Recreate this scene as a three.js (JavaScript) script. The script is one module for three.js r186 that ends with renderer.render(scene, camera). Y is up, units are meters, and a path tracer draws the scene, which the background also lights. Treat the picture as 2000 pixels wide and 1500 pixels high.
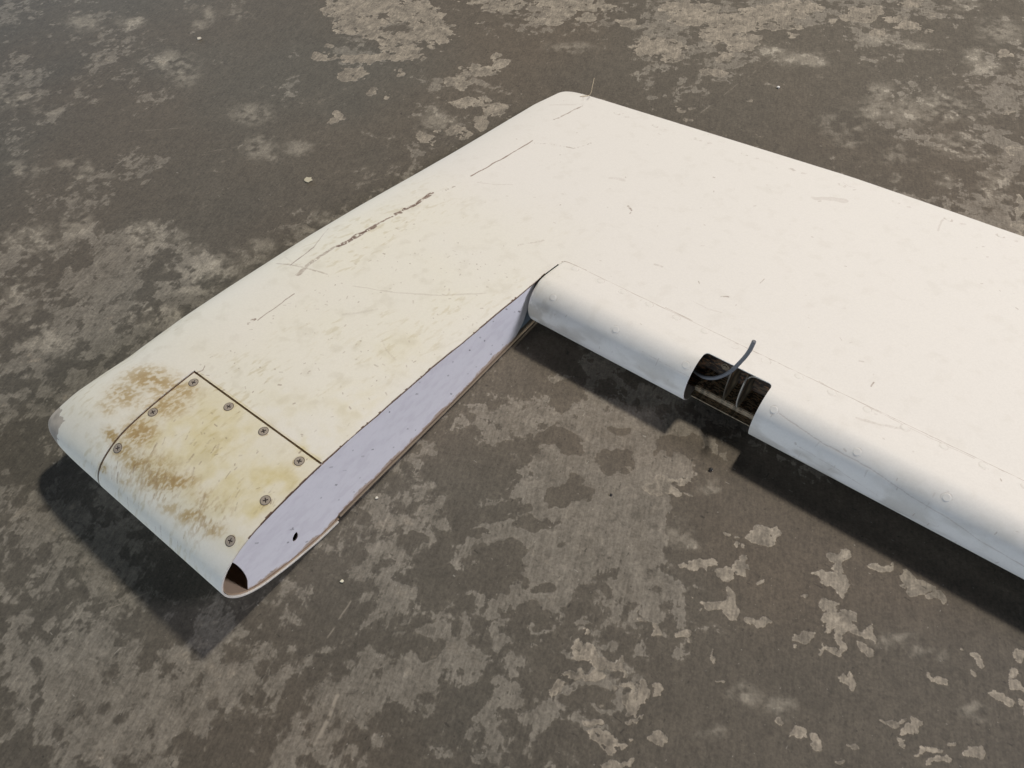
import * as THREE from 'three';
import { mergeGeometries } from 'three/addons/utils/BufferGeometryUtils.js';
import { RectAreaLightUniformsLib } from 'three/addons/lights/RectAreaLightUniformsLib.js';

// ---------------------------------------------------------------- camera, lamps, exposure
const scene = new THREE.Scene();
scene.background = new THREE.Color().setRGB(0.004, 0.0042, 0.005);       // the dim hall around
const camera = new THREE.PerspectiveCamera(52.46, 4 / 3, 0.02, 60);
camera.position.set(0, 0.84329, -0.07172);
camera.up.set(-0.456917, 0.612564, -0.644974);
camera.lookAt(-0.4115, 0.84329 - 0.7884, -0.07172 - 0.457266);
scene.add(camera);
const renderer = new THREE.WebGLRenderer({ antialias: true });
renderer.toneMapping = THREE.LinearToneMapping;
renderer.toneMappingExposure = 1.0;
renderer.shadowMap.enabled = true;
RectAreaLightUniformsLib.init();

const LAMP = { at: [-0.4, 7.4, -5.7], cd: 200, colour: [1.0, 0.93, 0.82], radius: 0.36 };
const SIDE = { at: [4.3, 2.9, -2.9], w: 1.3, h: 1.5, power: 33, colour: [0.90, 0.88, 1.0] };
const DOOR = { at: [-0.3, 0.6, 4.4], w: 4.4, h: 0.9, power: 10.5, colour: [0.73, 0.84, 1.0] };

const LEFT_FILL = { at: [-6.6, 0.75, -2.4], w: 5.0, h: 1.2, power: 7, colour: [0.80, 0.88, 1.0] };  // added cool fill that brightens the outer tip edge, an unseen source

// ---------------------------------------------------------------- helpers
function mulberry(a) { return () => { a |= 0; a = (a + 0x6d2b79f5) | 0; let t = Math.imul(a ^ (a >>> 15), 1 | a); t = (t + Math.imul(t ^ (t >>> 7), 61 | t)) ^ t; return ((t ^ (t >>> 14)) >>> 0) / 4294967296; }; }
const rnd = mulberry(20717);
const NT = new Float32Array(65536);
for (let i = 0; i < 65536; i++) NT[i] = rnd();
function noise(x, y) {                                                   // value noise, 0..1
  const xi = Math.floor(x), yi = Math.floor(y); let fx = x - xi, fy = y - yi;
  fx = fx * fx * (3 - 2 * fx); fy = fy * fy * (3 - 2 * fy);
  const r0 = (yi & 255) << 8, r1 = ((yi + 1) & 255) << 8, c0 = xi & 255, c1 = (xi + 1) & 255;
  const a = NT[r0 | c0], b = NT[r0 | c1], c = NT[r1 | c0], d = NT[r1 | c1];
  return a + (b - a) * fx + (c - a) * fy + (a - b - c + d) * fx * fy;
}
function fbm(x, y, n) { let s = 0, a = 0.5, t = 0; for (let i = 0; i < n; i++) { s += a * noise(x, y); t += a; a *= 0.5; x = x * 2.03 + 17.3; y = y * 2.03 + 9.1; } return s / t; }
const clamp = (v, a = 0, b = 1) => (v < a ? a : v > b ? b : v);
const sstep = (a, b, v) => { const t = clamp((v - a) / (b - a)); return t * t * (3 - 2 * t); };
const V = (x, y, z) => new THREE.Vector3(x, y, z);
function texture(data, w, h, srgb, wrap) {
  const t = new THREE.DataTexture(data, w, h, THREE.RGBAFormat, THREE.UnsignedByteType);
  t.magFilter = THREE.LinearFilter; t.minFilter = THREE.LinearFilter; if (wrap) t.wrapS = t.wrapT = THREE.RepeatWrapping;
  if (srgb) t.colorSpace = THREE.SRGBColorSpace;
  t.needsUpdate = true; return t;
}
const used = {};
function numbered(n) { used[n] = (used[n] ?? -1) + 1; return used[n] ? n + '_' + String(used[n]).padStart(3, '0') : n; }
function mesh(name, geometry, material, parent) {
  const m = new THREE.Mesh(geometry, material); m.name = numbered(name); m.castShadow = m.receiveShadow = true; parent.add(m); return m;
}
function thing(name, label, category, group) {
  const g = new THREE.Group(); g.name = numbered(name); g.userData = { label, category }; if (group) g.userData.group = group; scene.add(g); return g;
}
const std = (o) => new THREE.MeshStandardMaterial(o);
const lin = (r, g, b) => new THREE.Color().setRGB(r, g, b);

// a sheet from a grid of points pts[i][j] (i along the section, j along the span), with thickness, edges and uv
function sheet(pts, uvs, t) {
  const n = pts.length, m = pts[0].length, nor = [];
  const d = new THREE.Vector3(), e = new THREE.Vector3();
  for (let i = 0; i < n; i++) { nor.push([]); for (let j = 0; j < m; j++) {
    d.subVectors(pts[Math.min(n - 1, i + 1)][j], pts[Math.max(0, i - 1)][j]);
    e.subVectors(pts[i][Math.min(m - 1, j + 1)], pts[i][Math.max(0, j - 1)]);
    nor[i].push(new THREE.Vector3().crossVectors(d, e).normalize());
  } }
  const P = [], N = [], U = [], I = [];
  const put = (p, q, uv) => { P.push(p.x, p.y, p.z); N.push(q.x, q.y, q.z); U.push(uv[0], uv[1]); return P.length / 3 - 1; };
  const inner = pts.map((row, i) => row.map((p, j) => p.clone().addScaledVector(nor[i][j], -t)));
  const neg = nor.map((row) => row.map((v) => v.clone().negate()));
  for (const [grid, nn, flip] of t > 0 ? [[pts, nor, 0], [inner, neg, 1]] : [[pts, nor, 0]]) {
    const base = P.length / 3;
    for (let i = 0; i < n; i++) for (let j = 0; j < m; j++) put(grid[i][j], nn[i][j], uvs[i][j]);
    for (let i = 0; i < n - 1; i++) for (let j = 0; j < m - 1; j++) {
      const a = base + i * m + j, b = a + 1, c = a + m, f = c + 1;
      if (flip) I.push(a, b, c, b, f, c); else I.push(a, c, b, b, c, f);
    }
  }
  if (t > 0) {
    const loop = [];
    for (let j = 0; j < m; j++) loop.push([0, j]);
    for (let i = 1; i < n; i++) loop.push([i, m - 1]);
    for (let j = m - 2; j >= 0; j--) loop.push([n - 1, j]);
    for (let i = n - 2; i >= 0; i--) loop.push([i, 0]);
    for (let k = 0; k < loop.length - 1; k++) {
      const [i0, j0] = loop[k], [i1, j1] = loop[k + 1];
      const a = pts[i0][j0], b = pts[i1][j1], c = inner[i0][j0], q = new THREE.Vector3().crossVectors(d.subVectors(b, a), nor[i0][j0]).normalize();
      if (!(q.lengthSq() > 0.5)) continue;
      const v0 = put(a, q, uvs[i0][j0]), v1 = put(b, q, uvs[i1][j1]), v2 = put(c, q, uvs[i0][j0]), v3 = put(inner[i1][j1], q, uvs[i1][j1]);
      I.push(v0, v2, v1, v1, v2, v3);
    }
  }
  const g = new THREE.BufferGeometry();
  g.setAttribute('position', new THREE.Float32BufferAttribute(P, 3)); g.setAttribute('normal', new THREE.Float32BufferAttribute(N, 3)); g.setAttribute('uv', new THREE.Float32BufferAttribute(U, 2)); g.setIndex(I);
  return g;
}
const range = (a, b, n) => Array.from({ length: n + 1 }, (_, i) => a + ((b - a) * i) / n);

// ---------------------------------------------------------------- the section of the surface (z fore and aft, y up; nose at z = -0.125, trailing edge at z = -1.2)
const frontPts = [[-1.2, -0.0205], [-1.0, -0.0125], [-0.85, -0.005], [-0.742, -0.0005], [-0.66, 0.0015], [-0.55, 0.003], [-0.42, 0.0035], [-0.34, 0.003], [-0.2835, 0.0], [-0.2506, -0.003], [-0.2125, -0.0078], [-0.1767, -0.0157], [-0.1594, -0.0232], [-0.1417, -0.035], [-0.1324, -0.045], [-0.127, -0.056], [-0.1256, -0.0635], [-0.1265, -0.07], [-0.1301, -0.08], [-0.1428, -0.0955], [-0.1639, -0.107], [-0.19, -0.113], [-0.2161, -0.117], [-0.2524, -0.1195], [-0.285, -0.1185]];
const underPts = [[-0.287, -0.1125], [-0.34, -0.107], [-0.396, -0.1025], [-0.513, -0.0925], [-0.58, -0.0855], [-0.638, -0.08], [-0.742, -0.0695], [-0.9, -0.0538], [-1.2, -0.0232]];
function curve(pts) {
  const c = new THREE.CatmullRomCurve3(pts.map(([z, y]) => V(0, y, z)), false, 'centripetal'), N = 1600, z = [], y = [], s = [0];
  for (let i = 0; i <= N; i++) { const p = c.getPoint(i / N); z.push(p.z); y.push(p.y); if (i) s.push(s[i - 1] + Math.hypot(z[i] - z[i - 1], y[i] - y[i - 1])); }
  const at = (q) => { let lo = 0, hi = N; while (hi - lo > 1) { const m = (lo + hi) >> 1; if (s[m] <= q) lo = m; else hi = m; } const k = clamp((q - s[lo]) / (s[hi] - s[lo] || 1)); return [z[lo] + (z[hi] - z[lo]) * k, y[lo] + (y[hi] - y[lo]) * k]; };
  return { at, z, y, s, len: s[N], top: (q) => { for (let i = 1; i <= N; i++) if (z[i] >= q) return s[i - 1] + (s[i] - s[i - 1]) * ((q - z[i - 1]) / (z[i] - z[i - 1])); return s[N]; }, back: (q) => { for (let i = N; i > 0; i--) if (z[i] >= q) return s[i]; return 0; }, under: (q) => { for (let i = 1; i <= N; i++) if (z[i] <= q) return s[i]; return s[N]; } };
}
const front = curve(frontPts), under = curve(underPts);
const edgeZ = (x) => -1.198 - 0.0865 * (x + 0.743);                      // the trailing edge tapers
const sweep = (x, z) => (z < -0.742 ? -0.742 + ((z + 0.742) * (edgeZ(x) + 0.742)) / (-1.2 + 0.742) : z);
const SEAM_X = -0.722, RIB_X = -0.4815, END_X = 0.62, TUBE_X = -0.4792;
const uvOf = (x, s) => [(x + 0.86) / 1.16, s / 1.35];
const S742 = front.top(-0.742), S2835 = front.top(-0.2835), SNOSE = front.top(-0.12561);

// ---------------------------------------------------------------- white paint, with its stains, scuffs and cracks (u = span, v = length round the section)
const scuffs = [
  [[[-0.722, -0.377], [-0.722, -0.388]], 3.0, 0.70, 0.80, 0],
  [[[-0.718, -0.389], [-0.720, -0.421], [-0.720, -0.454]], 1.5, 0.75, 0.30, 0],
  [[[-0.740, -0.484], [-0.743, -0.517], [-0.744, -0.560]], 4.2, 0.4, 0.62, 0],
  [[[-0.758, -0.495], [-0.760, -0.516], [-0.764, -0.545]], 1.4, 0.80, 0.20, 0],
  [[[-0.764, -0.545], [-0.774, -0.571], [-0.784, -0.595]], 1.4, 0.35, 0.30, 0],
  [[[-0.742, -0.563], [-0.739, -0.611], [-0.738, -0.633]], 5.0, 0.9, 0.66, 0],
  [[[-0.739, -0.627], [-0.737, -0.658], [-0.734, -0.683]], 3.2, 0.8, 0.75, 0],
  [[[-0.737, -0.675], [-0.734, -0.706], [-0.734, -0.753]], 4.6, 0.9, 0.62, 0],
  [[[-0.727, -0.766], [-0.724, -0.790]], 1.8, 0.40, 0.80, 0],
  [[[-0.725, -0.830], [-0.722, -0.906], [-0.722, -0.991]], 2.2, 0.85, 0.25, 0],
  [[[-0.737, -1.079], [-0.732, -1.121], [-0.729, -1.157]], 2.8, 0.45, 0.70, 0],
  [[[-0.713, -0.986], [-0.690, -1.000], [-0.652, -1.013], [-0.639, -1.049]], 2.6, 0.40, 0.95, 0],
  [[[-0.671, -0.515], [-0.612, -0.543], [-0.565, -0.574], [-0.520, -0.617]], 2.6, 0.16, 0.40, 0],
  [[[-0.778, -0.489], [-0.755, -0.497], [-0.717, -0.510]], 2.7, 0.25, 0.60, 0],
  [[[-0.485, -0.916], [-0.473, -0.908], [-0.471, -0.899]], 3.0, 0.45, 0.90, 0],
  [[[-0.268, -1.106], [-0.248, -1.119], [-0.227, -1.128]], 9.7, 0.14, 0.50, 0],
  [[[-0.550, -0.970], [-0.530, -0.976]], 10.0, 0.10, 0.60, 0],
  [[[-0.376, -0.815], [-0.365, -0.817]], 4.4, 0.20, 0.80, 0],
  [[[-0.268, -0.810], [-0.259, -0.815]], 2.6, 0.40, 0.70, 0],
  [[[-0.552, -0.728], [-0.532, -0.763]], 4.5, 0.12, 0.70, 0],
  [[[-0.239, -0.867], [-0.238, -0.878]], 1.6, 0.40, 0.50, 0],
  [[[-0.044, -0.774], [-0.044, -0.782]], 1.4, 0.60, 0.30, 0],
  [[[-0.708, -0.296], [-0.704, -0.290], [-0.708, -0.282]], 1.4, 0.75, 0.20, 1],
  [[[-0.707, -0.281], [-0.690, -0.290]], 1.4, 0.30, 0.60, 1],
  [[[-0.098, -0.745], [-0.031, -0.740], [0.024, -0.738], [0.087, -0.739]], 1.0, 0.28, 0.50, 0],
  [[[-0.315, -0.746], [-0.275, -0.745]], 1.1, 0.50, 0.30, 0],
  [[[-0.480, -0.739], [-0.463, -0.743], [-0.442, -0.744]], 2.7, 0.55, 0.50, 0],
];
const stains = [
  [-739,-242,28,16,150,60,0], [-744,-210,20,14,160,50,0], [-744,-186,12,8,171,35,0], [-719,-166,11,7,10,65,0], [-705,-137,7,5,4,60,0], [-703,-250,28,13,146,55,0],
  [-695,-230,25,15,153,55,0], [-691,-188,22,16,174,65,0], [-693,-163,15,10,168,55,0], [-665,-162,17,9,150,60,0], [-623,-165,25,11,145,55,0], [-604,-171,23,9,145,65,0],
  [-640,-170,23,13,151,40,0], [-588,-150,14,6,146,35,0], [-559,-157,17,7,144,55,0], [-522,-160,14,7,147,40,0], [-565,-176,17,9,148,25,0], [-665,-141,10,5,149,30,0],
  [-515,-291,15,10,152,60,1], [-513,-236,33,17,146,50,1], [-502,-249,22,13,148,35,1], [-492,-199,20,16,172,55,1], [-491,-172,18,14,176,50,1], [-621,-229,66,43,154,30,1],
  [-548,-209,51,33,152,34,1], [-645,-208,49,35,162,36,1], [-499,-283,11,5,144,40,1], [-507,-363,37,31,161,18,1], [-574,-311,37,30,166,14,1], [-529,-465,39,35,167,12,1],
  [-507,-314,29,14,144,22,1],
];

const screwSpots = [[-0.6961, -0.2705, 0.4], [-0.6312, -0.2722, 0.2], [-0.5697, -0.2731, 1.1], [-0.505, -0.2697, 0.5], [-0.4985, -0.2142, 0.9], [-0.4975, -0.1622, 0.3], [-0.7003, -0.1605, 0.75], [-0.7005, -0.2137, 1.3]];
const S165 = front.top(-0.163);
function paintMaps() {
  const W = 2048, H = 2048, mx = 1.16 / W, ms = 1.35 / H, n = W * H;
  const crack = new Float32Array(n), rust = new Float32Array(n), yell = new Float32Array(n), bare = new Float32Array(n);
  const px = (x) => (x + 0.86) / mx, py = (s) => s / ms;
  function stroke(pts, w, dark, rag, into) {                             // pts [[x, s]...], w in mm
    const ww = w / 2000; let x0 = 9, x1 = -9, s0 = 9, s1 = -9;
    for (const [x, s] of pts) { x0 = Math.min(x0, x); x1 = Math.max(x1, x); s0 = Math.min(s0, s); s1 = Math.max(s1, s); }
    for (let j = Math.max(0, Math.floor(py(s0 - 3 * ww))); j <= Math.min(H - 1, py(s1 + 3 * ww)); j++) for (let i = Math.max(0, Math.floor(px(x0 - 3 * ww))); i <= Math.min(W - 1, px(x1 + 3 * ww)); i++) {
      let x = i * mx - 0.86, s = j * ms; const big = ww > 0.0035 ? 1 : 0.4;
      x += (noise(x * 160, s * 160) - 0.5) * 0.006 * big * rag + (noise(x * 45 + 7, s * 45) - 0.5) * 0.008 * big; s += (noise(x * 130 + 50, s * 130) - 0.5) * 0.006 * big * rag;
      let best = 9;
      for (let k = 0; k < pts.length - 1; k++) { const [ax, as] = pts[k], [bx, bs] = pts[k + 1], dx = bx - ax, ds = bs - as, t = clamp(((x - ax) * dx + (s - as) * ds) / (dx * dx + ds * ds)); best = Math.min(best, Math.hypot(x - ax - dx * t, s - as - ds * t)); }
      const g = fbm(x * 420 + 3, s * 420, 3), w2 = ww * (0.45 + 1.1 * fbm(x * 70, s * 70 + 31, 2));
      const a = sstep(w2 * 1.15, w2 * 0.6, best) * dark * (rag > 0.5 ? sstep(rag * 0.62 - 0.14, rag * 0.62 + 0.08, g) * (0.55 + 0.8 * noise(x * 900 + s * 300, s * 260)) : 0.75 + 0.5 * (g - 0.5));
      const q = j * W + i; if (a > into[q]) into[q] = a;
    }
  }
  const sOf = (z) => front.top(z);
  for (const [pts, w, dark, rag] of scuffs) stroke(pts.map(([x, z]) => [x, sOf(z)]), w, dark, rag, crack);
  for (const [zx, zz, a, b, deg, amp, kind] of stains) {
    const cx = zx / 1000, cs = sOf(zz / 1000), A = a / 1000 * (kind ? 1 : 1.0), B = b / 1000 * (kind ? 1 : 1.05), c = Math.cos((deg * Math.PI) / 180), sn = Math.sin((deg * Math.PI) / 180), R = Math.max(A, B) * 1.95, into = kind ? yell : rust;
    for (let j = Math.max(0, Math.floor(py(cs - R))); j <= Math.min(H - 1, py(cs + R)); j++) for (let i = Math.max(0, Math.floor(px(cx - R))); i <= Math.min(W - 1, px(cx + R)); i++) {
      const x = i * mx - 0.86 - cx, s = j * ms - cs, u = (x * c + s * sn) / A, v = (-x * sn + s * c) / B, d = Math.hypot(u, v);
      if (d < 1.9) { const q = j * W + i; into[q] = Math.max(into[q], (amp / 100) * sstep(1.85, 0.25, d)); }
    }
  }
  // short scrape ticks across the cover and small dark nicks all over
  const r = mulberry(5);
  for (let k = 0; k < 46; k++) { const x = -0.69 + r() * 0.2, s = sOf(-0.145) + (r() - 0.72) * 0.13, l = 0.003 + r() * 0.009, a = 1.0 + r() * 0.5; stroke([[x, s], [x + Math.cos(a) * l, s + Math.sin(a) * l]], 0.9 + r() * 1.8, 0.12 + 0.4 * r() * r(), 0.62, crack); }
  for (let k = 0; k < 240; k++) { const x = -0.72 + r() * 0.26, s = S742 + 0.05 + r() * 0.5, l = 0.0008 + r() * r() * 0.005, a = r() * 6.3; stroke([[x, s], [x + Math.cos(a) * l, s + Math.sin(a) * l]], 0.9 + r() * 1.2, 0.15 + 0.55 * r() * r(), 0.3, crack); }
  for (let k = 0; k < 130; k++) { const x = -0.78 + r() * 1.0, s = r() * 0.7, l = 0.0008 + r() * r() * 0.006, a = r() * 6.3; stroke([[x, s], [x + Math.cos(a) * l, s + Math.sin(a) * l]], 0.9 + r() * 1.4, 0.12 + 0.5 * r() * r(), 0.3, crack); }
  for (let k = 0; k < 11; k++) { const x = -0.78 + r() * 0.95, s = r() * 0.9, l = 0.02 + r() * 0.06, a = r() * 6.3; stroke([[x, s], [x + Math.cos(a) * l * 0.5, s + Math.sin(a) * l * 0.5 + 0.003], [x + Math.cos(a) * l, s + Math.sin(a) * l]], 1.5 + r() * 4, 0.05 + 0.07 * r(), 0.55, crack); }
  for (let k = 0; k < 60; k++) { const x = -0.46 + r() * 0.7, s = S742 + 0.07 + r() * 0.11, l = 0.002 + r() * r() * 0.012; stroke([[x, s], [x + (r() - 0.5) * 0.002, s + l]], 0.8 + r(), 0.12 + 0.4 * r() * r(), 0.4, crack); }
  stroke([[-0.3, S742 + 0.083], [-0.2, S742 + 0.086]], 1.2, 0.14, 0.7, crack);
  stroke([[-0.115, S742 + 0.074], [-0.06, S742 + 0.082], [0, S742 + 0.083], [0.05, S742 + 0.09], [0.09, S742 + 0.093], [0.13, S742 + 0.1], [0.2, S742 + 0.104]], 1.3, 0.26, 0.45, crack);
  stroke([[-0.08, S742 + 0.1], [-0.03, S742 + 0.103], [0.02, S742 + 0.112]], 1.1, 0.16, 0.6, crack);
  for (const rv of rivetSpots) { const [x, s, q] = rv; for (let a = 0; a < 6.28; a += 0.2) if (noise(a * 1.7 + x * 90, s * 33) > 0.42) stroke([[x + Math.cos(a) * q, s + Math.sin(a) * q], [x + Math.cos(a + 0.2) * q, s + Math.sin(a + 0.2) * q]], 0.8, 0.2, 0.2, crack); }
  { const q = []; for (let x = -0.47; x < 0.3; x += 0.03) q.push([x, S742 + 0.0002]); stroke(q, 1.1, 0.42, 0.5, crack); }
  for (const x of edgeRivets) { const s = front.top(-1.168); stroke([[x - 0.004, s], [x + 0.004, s + 0.001]], 7, 0.2, 0.7, crack); stroke([[x + 0.02, s + 0.002], [x + 0.023, s]], 5, 0.12, 0.7, crack); }
  for (const [x, z] of screwSpots) { const s = front.top(z); for (let t = 0; t < 6.28; t += 0.25) if (noise(t * 2 + x * 300, s * 70) > 0.3) stroke([[x + Math.cos(t) * 0.0058, s + Math.sin(t) * 0.0058], [x + Math.cos(t + 0.25) * 0.0058, s + Math.sin(t + 0.25) * 0.0058]], 2.6, 0.4, 0.5, rust); }
  // worn corner at the nose of the tip: the paint is gone
  for (let j = Math.floor(py(SNOSE - 0.09)); j < py(SNOSE + 0.05); j++) for (let i = 0; i < px(-0.748); i++) { const x = i * mx - 0.86, s = j * ms; const e = fbm(x * 120, s * 120, 3) * 0.022; if (x + e < -0.762 - 0.5 * Math.max(0, SNOSE - 0.022 - s) && Math.abs(s - SNOSE - 0.004) + e * 0.6 < 0.052) bare[j * W + i] = 1; }

  const col = new Uint8Array(n * 4), bmp = new Uint8Array(n * 4);
  for (let j = 0; j < H; j++) for (let i = 0; i < W; i++) {
    const q = j * W + i, x = i * mx - 0.86, s = j * ms;
    const f1 = fbm(x * 11, s * 11, 3), f2 = fbm(x * 60 + 9, s * 60, 3), f3 = noise(x * 700, s * 700), f4 = fbm(x * 190 + s * 60 + 40, s * 55 - x * 120, 3);
    const horn = sstep(-0.40, -0.56, x + 0.05 * (f1 - 0.5)) * sstep(S742 - 0.15, S742 + 0.12, s);
    let R = 222, G = 219, B = 212;
    // old paint: yellowing patches over the horn, grime in fine streaks
    const ag = horn * (0.35 + 0.65 * f1); B -= 10 * ag;
    const grime = sstep(0.56, 0.86, f2) * (0.35 + 0.4 * horn) * (0.5 + f1); R -= 11 * grime; G -= 12 * grime; B -= 14 * grime;
    const streak = sstep(0.56, 0.8, f4) * horn * sstep(0.4, 0.65, f1); R -= 14 * streak; G -= 17 * streak; B -= 24 * streak;
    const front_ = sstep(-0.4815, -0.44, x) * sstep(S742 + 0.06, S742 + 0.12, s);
    const greying = sstep(0.5, 0.75, fbm(x * 22 + 70, s * 40, 4)) * front_ * 0.8 + sstep(-0.40, -0.47, x) * sstep(S742 + 0.07, S742 + 0.1, s) * sstep(0.36, 0.6, f2) * (x > -0.4815 ? 1 : 0); R -= 30 * greying; G -= 32 * greying; B -= 35 * greying;  // noisy greying low on the tube front, stronger at its left end
    if (x > -0.7095 && x < -0.4805 && s > S2835 - 0.003) { const c = sstep(S165 + 0.026, S165 - 0.012, s + 0.03 * (f1 - 0.5) + 0.016 * (f2 - 0.5)) * (0.55 + 0.7 * f1 + 0.5 * (f4 - 0.5)); R -= 5 * c; G -= 8 * c; B -= 17 * c; }
    let a = yell[q]; if (a > 0) { a *= sstep(0.3, 0.62, 0.55 * f2 + 0.45 * f1); R -= 22 * a; G -= 33 * a; B -= 78 * a; }
    a = rust[q]; if (a > 0) { const g = 0.25 * fbm(x * 150 + s * 60, s * 90 - x * 60 + 5, 3) + 0.75 * fbm(x * 380 + s * 120, s * 260 - x * 60, 5); a = Math.min(1, a * 1.6) * (0.30 + 0.85 * sstep(0.40, 0.62, g * 0.85 + 0.2 * a)); R += (152 - R) * a * 0.66; G += (128 - G) * a * 0.70; B += (86 - B) * a * 0.76; }
    { const bnd = sstep(-0.715, -0.69, x) * sstep(-0.5, -0.53, x) * Math.exp(-(((s - S165 - 0.01 * (f1 - 0.5)) / 0.024) ** 2)); if (bnd > 0.02) { const g = fbm(x * 330 - s * 110, s * 150 + x * 50, 3), h = fbm(x * 26 + 5, s * 26, 2), k = bnd * sstep(0.46, 0.72, g) * sstep(0.35, 0.6, h) * 0.5; R += (150 - R) * k; G += (126 - G) * k; B += (90 - B) * k; } }
    a = crack[q]; if (a > 0) { R += (108 - R) * a; G += (87 - G) * a; B += (73 - B) * a; }
    // chipped edge along the closing rib
    const ed = -0.4827 + 0.0016 * (fbm(s * 40, 3, 3) - 0.5) + (noise(s * 260, 8) > 0.83 ? -0.0012 : 0);
    if (x > ed && x < -0.4805 && s > S742 + 0.04 && s < S2835 + 0.11) { R = 96; G = 76; B = 62; }
    if (bare[q]) { const g = 0.8 + 0.4 * f2; R = 172 * g; G = 164 * g; B = 152 * g; }
    const gr = (f3 - 0.5) * 5; R += gr; G += gr; B += gr;
    col[q * 4] = clamp(R, 0, 255); col[q * 4 + 1] = clamp(G, 0, 255); col[q * 4 + 2] = clamp(B, 0, 255); col[q * 4 + 3] = 255;
    const h = 200 - 90 * Math.min(1, crack[q] * 1.2) - 60 * bare[q] + (f2 - 0.5) * 22 + (f3 - 0.5) * 7; bmp[q * 4] = bmp[q * 4 + 1] = bmp[q * 4 + 2] = clamp(h, 0, 255); bmp[q * 4 + 3] = 255;
  }
  return [texture(col, W, H, true), texture(bmp, W, H, false)];
}
// rivets: [span, fore-and-aft position or angle round the tube]
const laps = [-0.455, -0.4117, -0.374, -0.334, -0.292, -0.2505, -0.207, -0.164, -0.121, -0.079, -0.0345, 0.0102, 0.0545, 0.098, 0.142, 0.186, 0.23];
const noseRivets = [-0.446, -0.345, -0.241, -0.122, -0.02, 0.08, 0.18];
const edgeRivets = [-0.665, -0.586, -0.503, -0.417, -0.333, -0.248, -0.1615, -0.0815, -0.005, 0.075, 0.155];
const ZC = -0.693, YC = -0.033, RT = 0.037;
// the folded nose of the tube: flange on the skin, round the front, back under
const tubePts = [[-0.742, 0.0003], [-0.722, 0.0021], [-0.7065, 0.0035]];
for (let a = 94; a >= -92; a -= 3) tubePts.push([ZC + RT * Math.cos((a * Math.PI) / 180), YC + RT * Math.sin((a * Math.PI) / 180)]);
tubePts.push([-0.72, -0.0706], [-0.742, -0.0702]);
const tubeS = [S742]; for (let i = 1; i < tubePts.length; i++) tubeS.push(tubeS[i - 1] + Math.hypot(tubePts[i][0] - tubePts[i - 1][0], tubePts[i][1] - tubePts[i - 1][1]));
const tubeAt = (s) => { let i = 1; while (i < tubeS.length - 1 && tubeS[i] < s) i++; const k = (s - tubeS[i - 1]) / (tubeS[i] - tubeS[i - 1]); return [tubePts[i - 1][0] + (tubePts[i][0] - tubePts[i - 1][0]) * k, tubePts[i - 1][1] + (tubePts[i][1] - tubePts[i - 1][1]) * k]; };
const tubeAngle = (deg) => tubeS[3] + ((94 - deg) * Math.PI) / 180 * RT;
const rivetSpots = [...laps.map((x) => [x, S742 + 0.0075, 0.0056]), ...noseRivets.map((x) => [x, tubeAngle(52), 0.0056])];
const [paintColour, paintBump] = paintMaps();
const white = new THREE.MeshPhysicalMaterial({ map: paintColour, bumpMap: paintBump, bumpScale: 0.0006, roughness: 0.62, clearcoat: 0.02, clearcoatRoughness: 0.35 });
// ---------------------------------------------------------------- the control surface, lying on its underside
const surface = thing('control_surface', 'worn white aircraft control surface with a forward horn lying flat on the stained floor', 'aircraft part');
surface.position.y = 0.147 + 0.0006; surface.rotation.x = -Math.atan(0.103);
const brownDirt = std({ color: lin(0.13, 0.07, 0.036), roughness: 0.9 });
const primer = std({ color: lin(0.5, 0.37, 0.25), roughness: 0.85 });
const ribMap = (() => { const W = 1024, H = 256, d = new Uint8Array(W * H * 4), r = mulberry(9), dark = new Float32Array(W * H);
  for (let k = 0; k < 60; k++) { const x = r() * W, y = r() * H, l = 2 + r() * r() * 9, w = 0.5 + r() * 0.9, am = 0.1 + 0.35 * r() * r(); for (let t = 0; t < 1; t += 0.04) for (let b = -2; b <= 2; b++) for (let a = -2; a <= 2; a++) { const i = Math.round(x + t * l * 0.9) + a, jj = Math.round(y + t * l) + b; if (i >= 0 && jj >= 0 && i < W && jj < H && Math.hypot(a, b) < w + noise(i / 2, jj / 2)) dark[jj * W + i] = Math.max(dark[jj * W + i], am); } }
  for (let j = 0; j < H; j++) for (let i = 0; i < W; i++) {
    const z = -0.7 + (0.56 * i) / W, y = -0.12 + (0.13 * j) / H, lo = y - (z > -0.286 ? front.at(front.back(z))[1] + 0.0052 : under.at(under.under(z))[1] + 0.0055), hi = front.at(front.top(z))[1] - 0.0015 - y;
    const q = (j * W + i) * 4, g = fbm(i / 30, j / 16, 4), g2 = fbm(i / 7 + 40, j / 7, 3); let R = 238, G = 238, B = 240;
    const gr = sstep(0.45, 0.75, g) * 0.4 + sstep(0.55, 0.75, g2) * 0.15; R -= 16 * gr; G -= 18 * gr; B -= 16 * gr;
    const bz = sstep(0.006, 0.0003, lo + 0.012 * (g - 0.45) + 0.006 * (g2 - 0.5)) * 0.6; R += (150 - R) * bz; G += (118 - G) * bz; B += (84 - B) * bz;
    const tp = sstep(0.0035, 0.0, hi + 0.006 * (g2 - 0.45)) * 0.7; R += (120 - R) * tp; G += (96 - G) * tp; B += (84 - B) * tp;
    const k = 1 - dark[j * W + i]; d[q] = R * k; d[q + 1] = G * k; d[q + 2] = B * k; d[q + 3] = 255;
  }
  return texture(d, W, H, true); })();
const ribPaint = std({ map: ribMap, roughness: 0.5 });
const grid = (ss, xs, fn, t, uvf) => { const pts = [], uvs = []; for (const s of ss) { const a = [], b = []; for (const x of xs) { a.push(fn(x, s)); b.push(uvf ? uvf(x, s) : uvOf(x, s)); } pts.push(a); uvs.push(b); } return sheet(pts, uvs, t); };
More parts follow.
